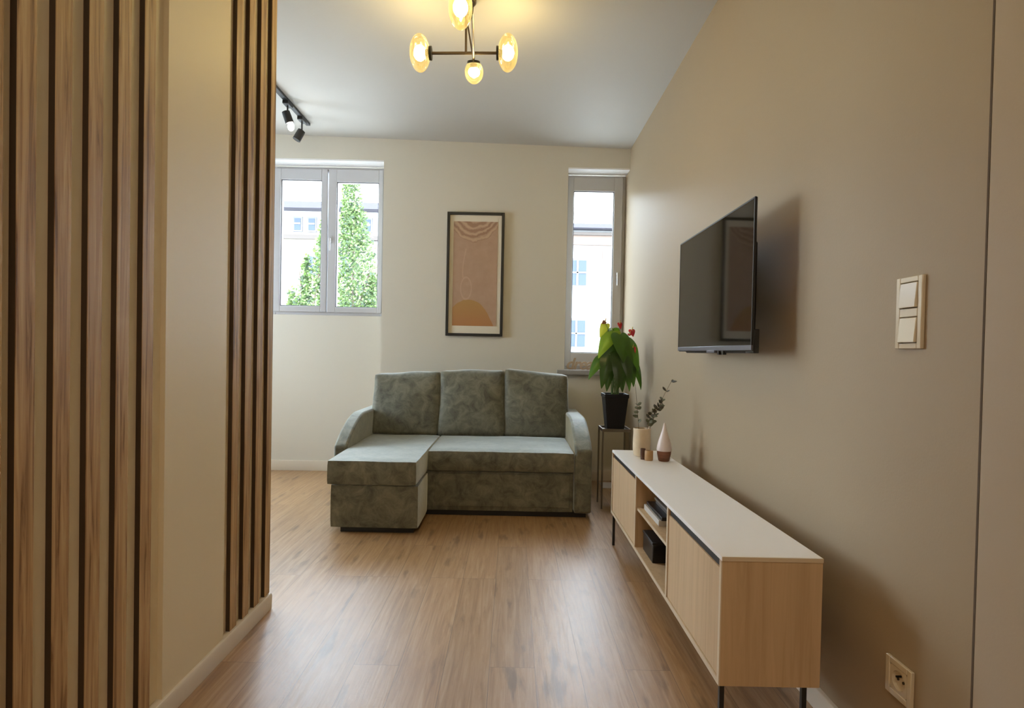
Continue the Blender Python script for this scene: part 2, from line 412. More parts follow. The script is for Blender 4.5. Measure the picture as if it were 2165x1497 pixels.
def skirting(name, pts, axis, a, b_):
    struct(name, prism(B(), pts, axis, a, b_), SKIRT, bevel=0.002)
skirting('baseboard_left', [(-1.0655, 0), (-1.038, 0), (-1.036, 0.060), (-1.041, 0.068), (-1.0655, 0.070)], 1, -2.0, 2.487)
skirting('baseboard_right', [(RW, 0), (RW-0.020, 0), (RW-0.020, 0.060), (RW-0.016, 0.07), (RW, 0.07)], 1, 1.250, PF)
b = B(); prism(b, [(NB, 0), (NB-0.02, 0), (NB-0.02, 0.085), (NB-0.015, 0.095), (NB, 0.095)], 0, -2.68, -1.19)
struct('baseboard_back', b, SKIRT, bevel=0.002)
b = B(); prism(b, [(PF, 0), (PF-0.02, 0), (PF-0.02, 0.085), (PF-0.015, 0.095), (PF, 0.095)], 0, -1.19, RW-0.02)
struct('baseboard_pier', b, SKIRT, bevel=0.002)

# windows ---------------------------------------------------------------
def window(name, x0, x1, z0, z1, sashes, handles):
    """sashes: list of (outer x0,x1, glass x0,x1, glass z0,z1)"""
    y0, y1 = NB-0.005, NB+0.07
    b = B()
    t = 0.035
    box(b, x0, x0+t, y0+0.012, y1, z0, z1); box(b, x1-t, x1, y0+0.012, y1, z0, z1)
    box(b, x0+t, x1-t, y0+0.012, y1, z0, z0+t); box(b, x0+t, x1-t, y0+0.012, y1, z1-t, z1)
    w_ = struct(name, b, PVC, bevel=0.003, origin=((x0+x1)/2, NB, z0))
    for i, (a0, a1, g0, g1, h0, h1, s0, s1) in enumerate(sashes):
        b = B(); y2 = y0 - 0.008
        # frame with a chamfer towards the glass
        for (p, q, r, s) in ((a0, g0, s0, s1), (g1, a1, s0, s1)): box(b, p, q, y2, y1-0.01, r, s)
        box(b, g0, g1, y2, y1-0.01, s0, h0); box(b, g0, g1, y2, y1-0.01, h1, s1)
        sash = obj('sash', b, PVC, w_, bevel=0.004)
        b = B()
        e = 0.007
        box(b, g0, g0+e, y2+0.012, y2+0.02, h0, h1); box(b, g1-e, g1, y2+0.012, y2+0.02, h0, h1)
        box(b, g0+e, g1-e, y2+0.012, y2+0.02, h0, h0+e); box(b, g0+e, g1-e, y2+0.012, y2+0.02, h1-e, h1)
        obj('seal', b, SEAL, sash)
        obj('pane', bx(g0, g1, y1-0.04, y1-0.036, h0, h1), GLASS, sash)
        if handles[i] is not None:
            hx, hz = handles[i]
            b = B(); box(b, hx-0.012, hx+0.012, y2-0.008, y2, hz-0.035, hz+0.035)
            tube(b, [(hx, y2-0.004, hz), (hx, y2-0.035, hz)], 0.008); 
            tube(b, [(hx, y2-0.035, hz+0.008), (hx, y2-0.038, hz-0.11)], 0.009, 8, 0.007)
            obj('handle', b, PVC, sash, smooth=True)
    return w_
window('window_1', -2.262, -1.222, 1.463, 2.8475,
       [(-2.245, -1.752, -2.186, -1.806, 1.545, 2.722, 1.49, 2.825), (-1.742, -1.235, -1.667, -1.273, 1.540, 2.708, 1.49, 2.825)],
       [None, (-1.715, 2.17)])
window('window_2', 0.476, 1.0325, 1.004, 2.8175,
       [(0.490, 1.004, 0.545, 0.924, 1.158, 2.668, 1.03, 2.795)], [(0.965, 1.90)])
window('fill_window_3', -3.75, -2.68, 0.08, 2.862, [(-3.73, -2.70, -3.64, -2.79, 0.18, 2.76, 0.10, 2.84)], [(-2.745, 1.1)])  # unseen tall opening, added to bring more daylight into the room
b = B()
for ya, yb in ((3.4, 3.48), (4.52, 4.6)): box(b, -4.08, -4.0, ya, yb, 0.85, 2.5)
box(b, -4.08, -4.0, 3.48, 4.52, 0.85, 0.94); box(b, -4.08, -4.0, 3.48, 4.52, 2.42, 2.5)
w4 = struct('fill_window_4', b, PVC, origin=(-4.0, 4.0, 0.85))  # unseen side opening, added as an extra daylight source
obj('pane', bx(-4.045, -4.04, 3.48, 4.52, 0.94, 2.42), GLASS, w4)
# white boards lining the tops of the two window recesses
struct('trim_5', bx(-2.68, -1.192, PF+0.001, NB-0.01, 2.848, 2.8615), WHITE)
struct('trim_6', bx(0.477, RW-0.001, PF+0.001, NB-0.01, 2.818, 2.8315), WHITE)
# sill of the right window
b = prism(B(), [(PF-0.055, 0.962), (PF-0.05, 0.955), (PF, 0.955), (NB+0.01, 0.955), (NB+0.01, 1.003), (PF-0.05, 1.003), (PF-0.055, 0.997)], 0, 0.408, RW-0.002)
struct('trim_4', b, M('sill_grey', (0.34, 0.33, 0.32), 0.3))

# ---------------------------------------------------------------- slats
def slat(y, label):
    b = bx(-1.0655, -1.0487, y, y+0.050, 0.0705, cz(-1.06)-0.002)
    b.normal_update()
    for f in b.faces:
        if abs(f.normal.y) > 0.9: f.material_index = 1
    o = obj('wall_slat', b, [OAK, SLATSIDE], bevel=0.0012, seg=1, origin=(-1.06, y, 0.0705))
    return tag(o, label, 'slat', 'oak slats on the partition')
near_names = ['nearest oak slat, only its edge showing at the left picture border', 'wide-looking oak slat at far left, next to the picture border',
              'oak slat with a long dark grain streak, second full one from the left border', 'third full oak slat from the left border, wavy grain near the top',
              'fourth full oak slat from the left border, two before the cream panel', 'oak slat directly left of the cream panel']
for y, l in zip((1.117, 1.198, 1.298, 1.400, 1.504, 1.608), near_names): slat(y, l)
far_names = ['oak slat directly right of the cream panel', 'second oak slat to the right of the cream panel',
             'third oak slat to the right of the cream panel', 'last oak slat, on the free end of the partition']
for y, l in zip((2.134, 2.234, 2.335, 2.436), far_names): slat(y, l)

# ---------------------------------------------------------------- sofa
S = thing('corner_sofa', 'olive green velvet corner sofa with chaise on the left, against the back wall', 'sofa', (-0.33, 4.4, 0))
# plinth
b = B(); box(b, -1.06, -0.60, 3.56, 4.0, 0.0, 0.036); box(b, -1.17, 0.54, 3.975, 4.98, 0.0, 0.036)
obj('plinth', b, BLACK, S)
obj('chaise_base', pillow(-1.118, -0.566, 3.525, 3.935, 0.034, 0.305, 8, 6, 5, 0.012, 0.004, 0.002), VELVET, S, smooth=True, angle=60)
obj('chaise_cushion', pillow(-1.136, -0.576, 3.505, 4.66, 0.306, 0.460, 14, 18, 5, 0.014, 0.006, 0.004, 3), VELVET, S, smooth=True, angle=60)
obj('base', pillow(-1.13, 0.448, 3.950, 5.0, 0.036, 0.315, 16, 8, 6, 0.012, 0.003, 0.002, 5), VELVET, S, smooth=True, angle=60)
obj('seat_cushion', pillow(-0.573, 0.449, 3.925, 4.68, 0.317, 0.460, 16, 12, 5, 0.016, 0.006, 0.005, 8), VELVET, S, smooth=True, angle=60)
b = bx(-0.52, 0.42, 3.944, 3.951, 0.07, 0.30); obj('front_panel', b, VELVET, S, bevel=0.003)
def arm(x0, x1):
    pts = [(3.93, 0.036), (3.93, 0.475)]
    for i in range(1, 11):
        t = i/10
        pts.append((3.93 + 0.50*t, 0.475 + 0.190*(1-(1-t)**1.8)))
    pts += [(4.98, 0.665), (4.98, 0.036)]
    b = prism(B(), pts, 0, x0, x1)
    obj('armrest', b, VELVET, S, bevel=0.016, seg=3)
arm(-1.226, -1.134); arm(0.451, 0.572)
obj('back_frame', pillow(-1.13, 0.448, 4.90, 5.12, 0.036, 0.86, 14, 3, 8, 0.03, 0.0, 0.002), VELVET, S, smooth=True, angle=60)
def back_cushion(x0, x1, zl, zr, zm, sd):
    bm = pillow(x0, x1, 4.70, 4.90, 0.458, 0.96, 14, 6, 14, 0.018, 0.035, 0.010, sd)
    for v in bm.verts:
        u = (v.co.x-x0)/(x1-x0); k = (v.co.z-0.458)/0.5
        top = zl*(1-u)**2 + zr*u**2 + zm*2*u*(1-u)
        v.co.z += (top-0.96)*max(0, k)**2
        v.co.y += 0.10*max(0, k) - 0.06
    obj('back_cushion', bm, VELVET, S, smooth=True, angle=75)
back_cushion(-1.150, -0.602, 0.945, 0.975, 0.930, 1.0)
back_cushion(-0.598, -0.058, 0.985, 0.995, 0.955, 4.3)
back_cushion(-0.054, 0.470, 1.012, 0.965, 0.955, 7.9)

# ---------------------------------------------------------------- framed print
P = thing('framed_print', 'tall black-framed abstract print in blush and ochre above the sofa', 'picture', (-0.35, PF, 1.29))
PX0, PX1, PZ0, PZ1 = -0.607, -0.092, 1.290, 2.404
b = B(); t, y0 = 0.024, PF-0.028
box(b, PX0, PX0+t, y0, PF, PZ0, PZ1); box(b, PX1-t, PX1, y0, PF, PZ0, PZ1)
box(b, PX0+t, PX1-t, y0, PF, PZ0, PZ0+t); box(b, PX0+t, PX1-t, y0, PF, PZ1-t, PZ1)
obj('frame', b, BLACK, P, bevel=0.0015)
obj('mat_board', bx(PX0+t, PX1-t, PF-0.012, PF-0.002, PZ0+t, PZ1-t), M('mat_board', (0.78, 0.72, 0.60), 0.7), P)
obj('print', bx(-0.549, -0.150, PF-0.014, PF-0.0122, 1.382, 2.322), print_mat(), P)

# ---------------------------------------------------------------- television
T = thing('television', 'flat black television on a swing arm mounted on the taupe wall', 'television', (0.93, 2.58, 1.165))
TX = 0.893
obj('case', bx(TX+0.003, TX+0.009, 2.118, 3.055, 1.172, 1.748), CASE, T, bevel=0.003)
obj('screen', bx(TX-0.001, TX+0.003, 2.124, 3.049, 1.196, 1.742), SCREEN, T)
b = B(); box(b, TX-0.003, TX+0.004, 2.118, 3.055, 1.176, 1.195)
obj('lower_bezel', b, BEZEL, T, bevel=0.001)
b = B(); box(b, TX-0.002, TX+0.004, 2.118, 2.124, 1.195, 1.746); box(b, TX-0.002, TX+0.004, 3.049, 3.055, 1.195, 1.746); box(b, TX-0.002, TX+0.004, 2.118, 3.055, 1.742, 1.748)
obj('bezel', b, CASE, T)
obj('back_housing', bx(TX+0.009, TX+0.050, 2.20, 2.96, 1.165, 1.60), CASE, T, bevel=0.008)
obj('speaker_box', bx(TX+0.009, TX+0.030, 2.122, 2.20, 1.165, 1.255), CASE, T, bevel=0.003)
for yy in (2.46, 2.41): obj('plug', bx(TX+0.002, TX+0.016, yy, yy+0.02, 1.158, 1.176), CASE, T)
obj('sensor', bx(TX-0.004, TX+0.01, 2.50, 2.60, 1.166, 1.177), BEZEL, T, bevel=0.001)
b = B(); box(b, TX+0.050, TX+0.068, 2.48, 2.68, 1.34, 1.54); box(b, TX+0.12, RW, 2.55, 2.61, 1.30, 1.58)
box(b, TX+0.066, TX+0.13, 2.56, 2.60, 1.41, 1.47)
obj('wall_mount', b, BLACKM, T, bevel=0.002)

# ---------------------------------------------------------------- switch and socket
SW = thing('light_switch', 'ivory double rocker light switch in a tall frame on the taupe wall', 'switch', (RW, 1.472, 1.177))
b = B(); y0, y1, z0, z1 = 1.424, 1.520, 1.180, 1.366; xf = RW-0.010
def frame_x(b, xa, xb, y0, y1, z0, z1, holes):
    """plate in the wall plane made of bars round the square holes"""
    hy0, hy1 = holes[0][0], holes[0][1]
    box(b, xa, xb, y0, hy0, z0, z1); box(b, xa, xb, hy1, y1, z0, z1)
    zs = [z0]
    for h in holes: zs += [h[2], h[3]]
    zs.append(z1)
    for i in range(0, len(zs), 2): box(b, xa, xb, hy0, hy1, zs[i], zs[i+1])
frame_x(b, xf, RW, y0, y1, z0, z1, [(1.439, 1.505, 1.194, 1.262), (1.439, 1.505, 1.284, 1.352)])
obj('frame', b, SWITCH, SW, bevel=0.002)
for a in (1.194, 1.284):
    b = prism(B(), [(xf-0.001, a+0.066), (xf-0.006, a+0.002), (RW-0.001, a+0.002), (RW-0.001, a+0.066)], 1, 1.441, 1.503)
    obj('rocker', b, SWITCH, SW, bevel=0.0015)
SO = thing('wall_socket', 'ivory single power socket low on the taupe wall', 'socket', (RW, 1.468, 0.262))
b = B(); frame_x(b, xf, RW, 1.420, 1.518, 0.263, 0.361, [(1.436, 1.502, 0.279, 0.345)])
obj('frame', b, SWITCH, SO, bevel=0.002)
b = B()
n = 28; ro, ri = 0.033, 0.025; cy_, cz_ = 1.469, 0.312
outer = []
def sq(a):
    c, s = math.cos(a), math.sin(a); k = 0.033/max(abs(c), abs(s)); return (cy_+k*c, cz_+k*s)
A1 = [b.verts.new((xf+0.002, *sq(2*PI*i/n))) for i in range(n)]
A2 = [b.verts.new((xf+0.002, cy_+ri*math.cos(2*PI*i/n), cz_+ri*math.sin(2*PI*i/n))) for i in range(n)]
A3 = [b.verts.new((RW-0.0005, cy_+ri*0.93*math.cos(2*PI*i/n), cz_+ri*0.93*math.sin(2*PI*i/n))) for i in range(n)]
for i in range(n):
    j = (i+1) % n
    b.faces.new((A1[i], A1[j], A2[j], A2[i])); b.faces.new((A2[i], A2[j], A3[j], A3[i]))
b.faces.new(A3)
obj('face', b, SWITCH, SO)
b = B()
for dy in (-0.0095, 0.0095): lathe(b, [(0.003, 0), (0.003, 0.001)], (0, 0, 0), 10)
b.free(); b = B()
for dy in (-0.010, 0.010): tube(b, [(RW-0.003, cy_+dy, cz_), (RW-0.0004, cy_+dy, cz_)], 0.0035, 10)
obj('pin_hole', b, DARKH, SO)
b = tube(B(), [(RW-0.001, cy_, cz_+0.012), (RW-0.014, cy_, cz_+0.012)], 0.0028, 10)
obj('earth_pin', b, BLACKM, SO)

# ---------------------------------------------------------------- tv bench
K = thing('tv_bench', 'long low pale oak tv bench with white top and slim black legs', 'tv bench', (0.775, 2.53, 0))
CX0, CX1, CY0, CY1, Z0, Z1 = 0.618, 0.912, 1.632, 3.428, 0.193, 0.572
obj('top', bx(CX0, CX1, CY0, CY1, Z1-0.014, Z1), TOPW, K, bevel=0.0012, seg=1)
obj('top_edge', bx(CX0+0.001, CX1, CY0-0.0012, CY0, Z1-0.013, Z1-0.001), EDGE, K)
obj('side_panel', bx(CX0+0.004, CX1, CY0+0.002, CY0+0.018, Z0, Z1-0.014), PALE, K)
obj('side_panel', bx(CX0+0.004, CX1, CY1-0.018, CY1, Z0, Z1-0.014), PALE, K)
b = B(); box(b, CX0, CX0+0.004, CY0+0.002, CY0+0.018, Z0, Z1-0.014); box(b, CX0, CX0+0.004, CY1-0.018, CY1, Z0, Z1-0.014); box(b, CX0, CX0+0.004, CY0+0.018, CY1-0.018, Z0, Z0+0.016)
obj('edge_band', b, EDGE, K)
obj('bottom_panel', bx(CX0+0.004, CX1, CY0+0.018, CY1-0.018, Z0, Z0+0.016), PALE, K)
obj('back_panel', bx(CX1-0.006, CX1, CY0+0.018, CY1-0.018, Z0+0.016, Z1-0.014), PALE, K)
D1, D2 = 2.205, 2.775
for d in (D1, D2):
    dv = obj('divider', bx(CX0+0.004, CX1-0.006, d-0.008, d+0.008, Z0+0.016, Z1-0.014), PALE, K)
    obj('front_edge', bx(CX0, CX0+0.004, d-0.008, d+0.008, Z0+0.016, Z1-0.014), EDGE, dv)
sh = obj('shelf', bx(CX0+0.014, CX1-0.006, D1+0.008, D2-0.008, 0.390, 0.402), PALE, K)
obj('front_edge', bx(CX0+0.010, CX0+0.014, D1+0.008, D2-0.008, 0.390, 0.402), EDGE, sh)
for a, c in ((CY0+0.020, D1-0.010), (D2+0.010, CY1-0.020)):
    dr = obj('door', bx(CX0+0.005, CX0+0.021, a, c, Z0+0.018, Z1-0.042), PALE, K, bevel=0.0008, seg=1)
    b = bx(CX0+0.010, CX0+0.020, a, c, Z1-0.042, Z1-0.0145)
    obj('grip_recess', b, BLACK, dr)
LEGM = M('leg_black', (0.01, 0.01, 0.01), 0.4)
for lx in (CX0+0.008, CX1-0.045):
    for ly in (CY0+0.012, CY1-0.03):
        obj('leg', bx(lx, lx+0.014, ly, ly+0.014, 0, Z0), LEGM, K, bevel=0.001)

# things inside the bench
ms = [('media_box', 'flat black box lying on the white case on the bench shelf', (0.665, 0.86, 2.46, 2.735), (0.428, 0.444), M('box_black', (0.02, 0.02, 0.022), 0.35)),
      ('media_case', 'thin white case at the bottom of the stack on the bench shelf', (0.655, 0.86, 2.47, 2.745), (0.402, 0.428), M('case_white', (0.55, 0.53, 0.50), 0.45)),
      ('game_case', 'dark grey case third in the stack on the bench shelf', (0.70, 0.87, 2.44, 2.70), (0.444, 0.466), M('case_grey', (0.10, 0.09, 0.085), 0.5)),
      ('magazine', 'brown-grey magazine on top of the stack on the bench shelf', (0.69, 0.87, 2.43, 2.69), (0.466, 0.474), M('mag_grey', (0.16, 0.14, 0.12), 0.4))]
for nm, lb, (xa, xb, ya, yb), (za, zb), mt in ms:
    b = bx(xa, xb, ya, yb, za, zb)
    tag(obj(nm, b, mt, bevel=0.002, origin=((xa+xb)/2, (ya+yb)/2, za)), lb, 'box')
tag(obj('game_controller', pillow(0.70, 0.80, 2.24, 2.34, 0.402, 0.452, 6, 6, 4, 0.02, 0.006), CASE, smooth=True, origin=(0.75, 2.29, 0.402)), 'small rounded black gadget on the shelf beside the near divider', 'gadget')
R = thing('storage_box', 'black storage box in the lower compartment of the tv bench', 'box', (0.74, 2.60, 0.209))
obj('body', bx(0.652, 0.86, 2.55, 2.735, 0.209, 0.292), CASE, R, bevel=0.004)
obj('lid', bx(0.649, 0.863, 2.547, 2.738, 0.292, 0.304), BLACK, R, bevel=0.003)
tag(obj('media_player', bx(0.69, 0.88, 2.25, 2.47, 0.209, 0.325), CASE, bevel=0.006, origin=(0.78, 2.36, 0.209)), 'black block-shaped media player in the lower compartment behind the near door', 'media player')

# ---------------------------------------------------------------- things on the bench
TZ = Z1
CER = M('ceramic_cream', (0.68, 0.55, 0.38), 0.45, noise=0.05, scale=20)
V = thing('vase', 'cream ceramic vase with a stepped rim on the far end of the tv bench', 'vase', (0.750, 3.235, TZ))
prof = [(0.030, 0), (0.043, 0.006), (0.049, 0.035), (0.050, 0.09), (0.048, 0.140), (0.049, 0.158), (0.044, 0.160), (0.044, 0.140), (0.042, 0.02), (0.0005, 0.018)]
obj('body', lathe(B(), prof, (0.750, 3.235, TZ), 32, False), CER, V, smooth=True)
b = lathe(B(), [(0.0005, 0), (0.030, 0)], (0.750, 3.235, TZ+0.0002), 32, False); obj('foot', b, CER, V)
DW = thing('oil_diffuser', 'teardrop aroma diffuser with white cover on a brown wooden base', 'diffuser', (0.842, 3.10, TZ))
obj('wooden_base', lathe(B(), [(0.026, 0), (0.030, 0.004), (0.037, 0.04), (0.0385, 0.056), (0.001, 0.056)], (0.842, 3.10, TZ), 32), M('walnut', (0.17, 0.06, 0.028), 0.35, noise=0.25, scale=14, stretch=(1,1,6)), DW, smooth=True)
prof = [(0.0385, 0.0565), (0.040, 0.065), (0.0375, 0.085), (0.031, 0.112), (0.022, 0.140), (0.014, 0.166), (0.008, 0.190), (0.0045, 0.206), (0.003, 0.209)]
obj('cover', lathe(B(), prof, (0.842, 3.10, TZ), 32), M('cover_white', (0.72, 0.62, 0.60), 0.35), DW, smooth=True)
CC = thing('tealight_holder', 'small wooden tealight holder with a dark opening in front of the cream vase', 'candle holder', (0.755, 3.115, TZ))
CW = M('holder_wood', (0.42, 0.25, 0.11), 0.45)
obj('block', lathe(B(), [(0.021, 0), (0.023, 0.004), (0.023, 0.05), (0.021, 0.054), (0.014, 0.054), (0.014, 0.03), (0.0005, 0.03)], (0.762, 3.11, TZ), 24, False), CW, CC, smooth=True)
obj('cup', lathe(B(), [(0.012, 0), (0.014, 0.03), (0.014, 0.060), (0.011, 0.060), (0.011, 0.045), (0.0005, 0.045)], (0.735, 3.135, TZ), 20, False), M('holder_dark', (0.09, 0.035, 0.02), 0.4), CC, smooth=True)

# eucalyptus branches standing in the vase
EUC = [M('eucalyptus_leaf', (0.115, 0.125, 0.075), 0.55), M('eucalyptus_dark', (0.055, 0.05, 0.035), 0.6)]
STEMW = M('twig', (0.14, 0.10, 0.055), 0.6)
def bez(p0, p1, p2, n=12):
    p0, p1, p2 = map(Vector, (p0, p1, p2))
    return [p0*(1-t)**2 + p1*2*t*(1-t) + p2*t*t for t in [i/n for i in range(n+1)]]
def round_leaf(bm, c, d, nrm, ln, wd, mi=0):
    d = d.normalized(); s = d.cross(nrm).normalized(); nn = s.cross(d)
    pr = [(0, 0), (0.18, 0.62), (0.45, 1.0), (0.75, 0.8), (1.0, 0.0)]
    mid = [bm.verts.new(c + d*ln*t + nn*0.10*ln*math.sin(t*PI)) for t, _ in pr]
    for sg in (-1, 1):
        ed = [bm.verts.new(c + d*ln*t + s*sg*wd*k*0.5) for t, k in pr[1:-1]]
        ch = [mid[0]] + ed + [mid[-1]]
        for i in range(4):
            vs = []
            for v in (mid[i], ch[i], ch[i+1], mid[i+1]):
                if v not in vs: vs.append(v)
            bm.faces.new(vs).material_index = mi
def euc_branch(p0, p1, p2, leaves, label, size=0.026, t0=0.3, dense_lo=True):
    pts = bez(p0, p1, p2, 16)
    E_ = thing('eucalyptus_branch', label, 'branch', p0, 'eucalyptus branches in the cream vase')
    obj('stem', tube(B(), pts, 0.0018, 6, 0.0010), STEMW, E_, smooth=True)
    for t in leaves:
        k = t*16; i = min(15, int(k)); p = pts[i].lerp(pts[i+1], k-i); d = (pts[i+1]-pts[i]).normalized()
        for sg in (-1, 1):
            a = Vector((random.uniform(-1, 1), random.uniform(-1, 0.3), random.uniform(-.5, 1))).normalized()
            sd = d.cross(a).normalized()*sg
            b = B(); round_leaf(b, p, (sd*0.9 + d*0.45), d*0.5+Vector((0, -1, 0))*0.7, 1.2*size*random.uniform(.8, 1.15), size*random.uniform(.65, .9))
            obj('leaf', b, EUC[1 if t > 0.72 else 0], E_, smooth=True)
mth = Vector((0.760, 3.235, TZ+0.03))
euc_branch(mth, (0.80, 3.23, 0.80), (0.912, 3.215, 1.015), [0.42, .47, .52, .56, .60, .64, .68, .72, .84, .97], 'long eucalyptus branch leaning right towards the wall, sparse dark leaves at its tip')
euc_branch((0.745, 3.24, TZ+0.03), (0.79, 3.25, 0.80), (0.865, 3.19, 0.905), [0.45, .52, .59, .66, .73, .80, .88], 'shorter bushy eucalyptus branch in the middle of the bunch', 0.027)
euc_branch((0.74, 3.23, TZ+0.03), (0.728, 3.23, 0.78), (0.700, 3.21, 0.985), [0.45, .52, .58, .64, .70], 'upright eucalyptus branch on the left side of the bunch with a bare tip', 0.025)
euc_branch((0.752, 3.22, TZ+0.03), (0.77, 3.20, 0.76), (0.79, 3.16, 0.84), [0.55, .65, .75, .85, .95], 'lowest short eucalyptus sprig just over the vase rim', 0.024)

# ---------------------------------------------------------------- plant stand
G = thing('plant_stand', 'square grey metal plant stand in the corner beside the sofa', 'plant stand', (0.79, 4.30, 0))
gx0, gx1, gy0, gy1, gz = 0.680, 0.892, 4.195, 4.405, 0.575
r = 0.006
for a in (gx0+r, gx1-r):
    for c in (gy0+r, gy1-r): obj('leg', bx(a-r, a+r, c-r, c+r, 0, gz), GREYM, G, bevel=0.001)
b = B()
box(b, gx0, gx1, gy0, gy0+0.01, gz, gz+0.022); box(b, gx0, gx1, gy1-0.01, gy1, gz, gz+0.022); box(b, gx0, gx0+0.01, gy0+0.01, gy1-0.01, gz, gz+0.022); box(b, gx1-0.01, gx1, gy0+0.01, gy1-0.01, gz, gz+0.022)
obj('top_rim', b, GREYM, G)
obj('top_plate', bx(gx0+0.01, gx1-0.01, gy0+0.01, gy1-0.01, gz, gz+0.006), GREYM, G)
obj('lower_shelf', bx(gx0+0.012, gx1-0.012, gy0+0.012, gy1-0.012, 0.150, 0.156), M('shelf_grey', (0.30, 0.25, 0.20), 0.3, metal=0.3), G)

# ---------------------------------------------------------------- anthurium
A = thing('potted_anthurium', 'anthurium with glossy green leaves and red flowers in a tall tapered black pot', 'plant', (0.785, 4.30, gz+0.0065))
pc = (0.785, 4.30); pz = gz+0.0065
def sqp(h, z): return [(pc[0]-h, pc[1]-h, z), (pc[0]+h, pc[1]-h, z), (pc[0]+h, pc[1]+h, z), (pc[0]-h, pc[1]+h, z)]
b = B(); lv = [(0.062, pz), (0.086, pz+0.243), (0.091, pz+0.245), (0.091, pz+0.272), (0.083, pz+0.272), (0.080, pz+0.235)]
rg = [[b.verts.new(p) for p in sqp(h, z)] for h, z in lv]
for a, c in zip(rg, rg[1:]):
    for i in range(4): b.faces.new((a[i], a[(i+1) % 4], c[(i+1) % 4], c[i]))
b.faces.new(rg[0][::-1])
obj('pot', b, M('pot_black', (0.007, 0.007, 0.009), 0.5, spec=0.3), A, bevel=0.004)
b = B(); vs = [b.verts.new(p) for p in sqp(0.0815, pz+0.250)]; b.faces.new(vs); r_ = bmesh.ops.extrude_face_region(b, geom=b.faces[:]); bmesh.ops.translate(b, verts=[v for v in r_['geom'] if isinstance(v, bmesh.types.BMVert)], vec=(0, 0, -0.01))
obj('soil', b, M('soil', (0.03, 0.02, 0.012), 0.95, bump=0.8), A)
def leafmat(nm, col, trans):
    mt, nt, p = new_mat(nm); setp(p, Base_Color=col, Roughness=0.28, Specular_IOR_Level=0.55)
    tl = nt.nodes.new('ShaderNodeBsdfTranslucent'); tl.inputs['Color'].default_value = (*trans, 1)
    mx = nt.nodes.new('ShaderNodeMixShader'); mx.inputs[0].default_value = 0.30
    out = nt.nodes['Material Output']
    nt.links.new(p.outputs[0], mx.inputs[1]); nt.links.new(tl.outputs[0], mx.inputs[2]); nt.links.new(mx.outputs[0], out.inputs['Surface'])
    return mt
LG = [leafmat('leaf_deep', (0.030, 0.062, 0.014), (0.07, 0.16, 0.01)), leafmat('leaf_mid', (0.05, 0.12, 0.018), (0.14, 0.30, 0.01)), leafmat('leaf_window_lit', (0.14, 0.25, 0.02), (0.50, 0.62, 0.02))]  # lightest green has the glow of window light put into its colour
HEART = [(-0.16, 0.26), (-0.13, 0.40), (0.0, 0.50), (0.16, 0.50), (0.36, 0.43), (0.58, 0.31), (0.80, 0.16), (0.93, 0.06)]
def heart_leaf(bm, base, tip, nrm, wd):
    base, tip = Vector(base), Vector(tip); d = (tip-base); ln = d.length; d.normalize()
    s = d.cross(Vector(nrm)).normalized(); nn = s.cross(d).normalized()
    def pt(t, k): return base + d*ln*t + s*wd*k + nn*(0.10*ln*(1-(2*t-1)**2) - 0.25*abs(k)*wd + 0.03*wd*math.sin(9*t))
    ts = [0.0] + [p[0] for p in HEART[2:]] + [1.0]
    mid = [bm.verts.new(pt(t, 0)) for t in [0.0, 0.16, 0.36, 0.58, 0.80, 0.93, 1.0]]
    for sg in (-1, 1):
        inn = [bm.verts.new(pt(t, sg*k*0.5)) for t, k in HEART]
        out = [bm.verts.new(pt(t, sg*k)) for t, k in HEART]
        notch = bm.verts.new(pt(-0.13, sg*0.10))
        bm.faces.new((mid[0], notch, out[0], inn[0]) if False else (mid[0], notch, out[0], inn[1]))
        bm.faces.new((out[0], out[1], inn[1]))
        bm.faces.new((mid[0], inn[1], inn[2]))
        bm.faces.new((inn[1], out[1], out[2], inn[2]))
        bm.faces.new((mid[0], inn[2], inn[3], mid[1]))
        for i in range(2, 7): bm.faces.new((inn[i], out[i], out[i+1], inn[i+1]))
        for i in range(1, 5): bm.faces.new((mid[i], inn[i+2], inn[i+3], mid[i+1]))
        bm.faces.new((mid[5], inn[7], out[7], mid[6]))
        bm.verts.remove(inn[0])
GST = M('petiole', (0.10, 0.16, 0.04), 0.45)
